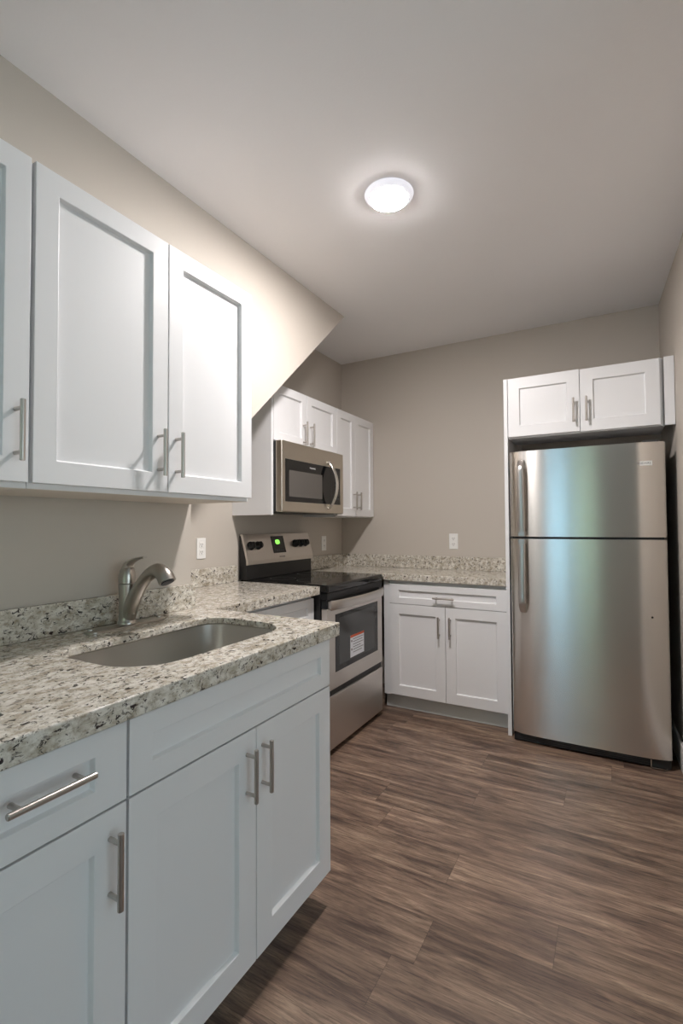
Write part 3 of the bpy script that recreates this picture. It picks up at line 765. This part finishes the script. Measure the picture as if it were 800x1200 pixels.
for x in (GX0 + 0.05, GX1 - 0.05):
    for y in (GY + 0.12, YB - 0.08):
        bm = bmesh.new(); lathe(bm, [(0.02, 0.0), (0.02, 0.0295)], (x, y, 0.0), seg=16); obj('foot', bm, M['black_plastic'], t)
obj('hinge_cover', bx(0.130, 0.205, GY + 0.030, GY + 0.120, 1.7065, 1.7180), M['dark_grey'], t, bevel=0.004)
def strap_handle(parent, z0, z1, foot_high):
    """broad flat strap standing off the door, its foot at one end"""
    bm = bmesh.new(); pts = []; rr = []; n = 24
    for k in range(n + 1):
        s = k / n; z = z0 + s * (z1 - z0)
        u = (1 - s) if foot_high else s          # 0 at the foot
        off = 0.048 * min(1.0, (u / 0.10)) ** 0.6 if u < 0.10 else 0.048 - 0.012 * ((u - 0.10) / 0.90) ** 2
        wd = 0.0185 + 0.002 * u
        pts.append((-0.4790, GY - off + 0.006, z)); rr.append((wd, 0.006))
    sweep(bm, pts, rr, 20, up=(1, 0, 0))
    zf = z0 + 0.004 if foot_high else z1 - 0.004
    ze = z1 - 0.03 if foot_high else z0 + 0.03
    box(bm, -0.495, -0.463, GY - 0.038, GY + 0.009, min(zf, zf + (0.02 if foot_high else -0.02)), max(zf, zf + (0.02 if foot_high else -0.02)))
    box(bm, -0.495, -0.463, GY - 0.012, GY + 0.009, ze - 0.02, ze + 0.02)
    obj('handle', bm, M['handle_steel'], parent, smooth=True)
strap_handle(fz, 1.206, 1.650, True)
strap_handle(fd, 0.765, 1.188, False)
bm = bmesh.new(); box(bm, 0.086, 0.172, GY + 0.0045, GY + 0.0115, 1.582, 1.606); bdg = obj('badge', bm, M['badge'], fz, label='small white maker plate')
lettering('lettering', 'FRIGIDAIRE', M['ink'], fz, (0.129, GY + 0.0043, 1.594), 0.074, (1, 0, 0), (0, 0, 1))
bm = bmesh.new(); lathe(bm, [(0.005, 0), (0.005, 0.003), (0, 0.003)], (0.157, GY + 0.011, 0.786), (0, -1, 0), 16); obj('screw_plug', bm, M['black_plastic'], fd)

# ------------------------------------------------------------------ outlets
def outlet(label, F, a, z):
    t = thing('power_outlet', label, 'outlet', F.pt(a, z - 0.058, 0.0), 'white power outlets')
    bm = bmesh.new(); F.box(bm, a - 0.0335, a + 0.0335, z - 0.058, z + 0.058, 0.0008, 0.006); obj('cover_plate', bm, M['plate'], t, bevel=0.003, seg=3)
    for s in (-1, 1):
        bm = bmesh.new(); F.box(bm, a - 0.0165, a + 0.0165, z + s * 0.021 - 0.0145, z + s * 0.021 + 0.0145, 0.0062, 0.0080)
        r = obj('receptacle', bm, M['plate'], t, bevel=0.004, seg=3)
        bm = bmesh.new()
        for d in (-0.0065, 0.0065): F.box(bm, a + d - 0.0014, a + d + 0.0014, z + s * 0.021 - 0.002, z + s * 0.021 + 0.0075, 0.0080, 0.0083)
        F.box(bm, a - 0.0025, a + 0.0025, z + s * 0.021 - 0.0105, z + s * 0.021 - 0.006, 0.0080, 0.0083)
        obj('slots', bm, M['slot'], r)
    bm = bmesh.new(); lathe(bm, [(0.003, 0), (0.003, 0.0012), (0, 0.0014)], F.pt(a, z, 0.006), Vector(F.pt(0, 0, 1)) - Vector(F.pt(0, 0, 0)), 12); obj('screw', bm, M['plate'], t)
WR, WBK = Front('x', XR), Front('y', YB)
outlet('white power outlet left of the range, above the short granite splash', WR, 1.998, 1.150)
outlet('white power outlet in the shaded alcove right of the range control panel', WR, 3.316, 1.134)
outlet('white power outlet on the back wall, over the worktop near the refrigerator', WBK, -1.067, 1.150)

# ------------------------------------------------------------------ ceiling light
LX, LY = -0.800, 1.842
t = thing('ceiling_light', 'round white flush ceiling light switched on', 'lamp', (LX, LY, H - 0.045))
bm = bmesh.new(); lathe(bm, [(0.098, 0.0005), (0.1015, 0.0025), (0.100, 0.006), (0.092, 0.0125), (0.085, 0.0175), (0.080, 0.0205), (0.0785, 0.0205), (0.0785, 0.012), (0.0, 0.012)], (LX, LY, H), (0, 0, -1), 64)
obj('ring', bm, M['lamp_ring'], t, smooth=True)
bm = bmesh.new(); lathe(bm, [(0.0775, 0.013), (0.0778, 0.0225), (0.073, 0.0245), (0.055, 0.0265), (0.03, 0.028), (0, 0.0285)], (LX, LY, H), (0, 0, -1), 64)
o = obj('diffuser', bm, [M['lamp'], M['lamp_rim']], t, smooth=True, label='glowing white diffuser')
for p in o.data.polygons:
    if abs(p.normal.z) < 0.5: p.material_index = 1
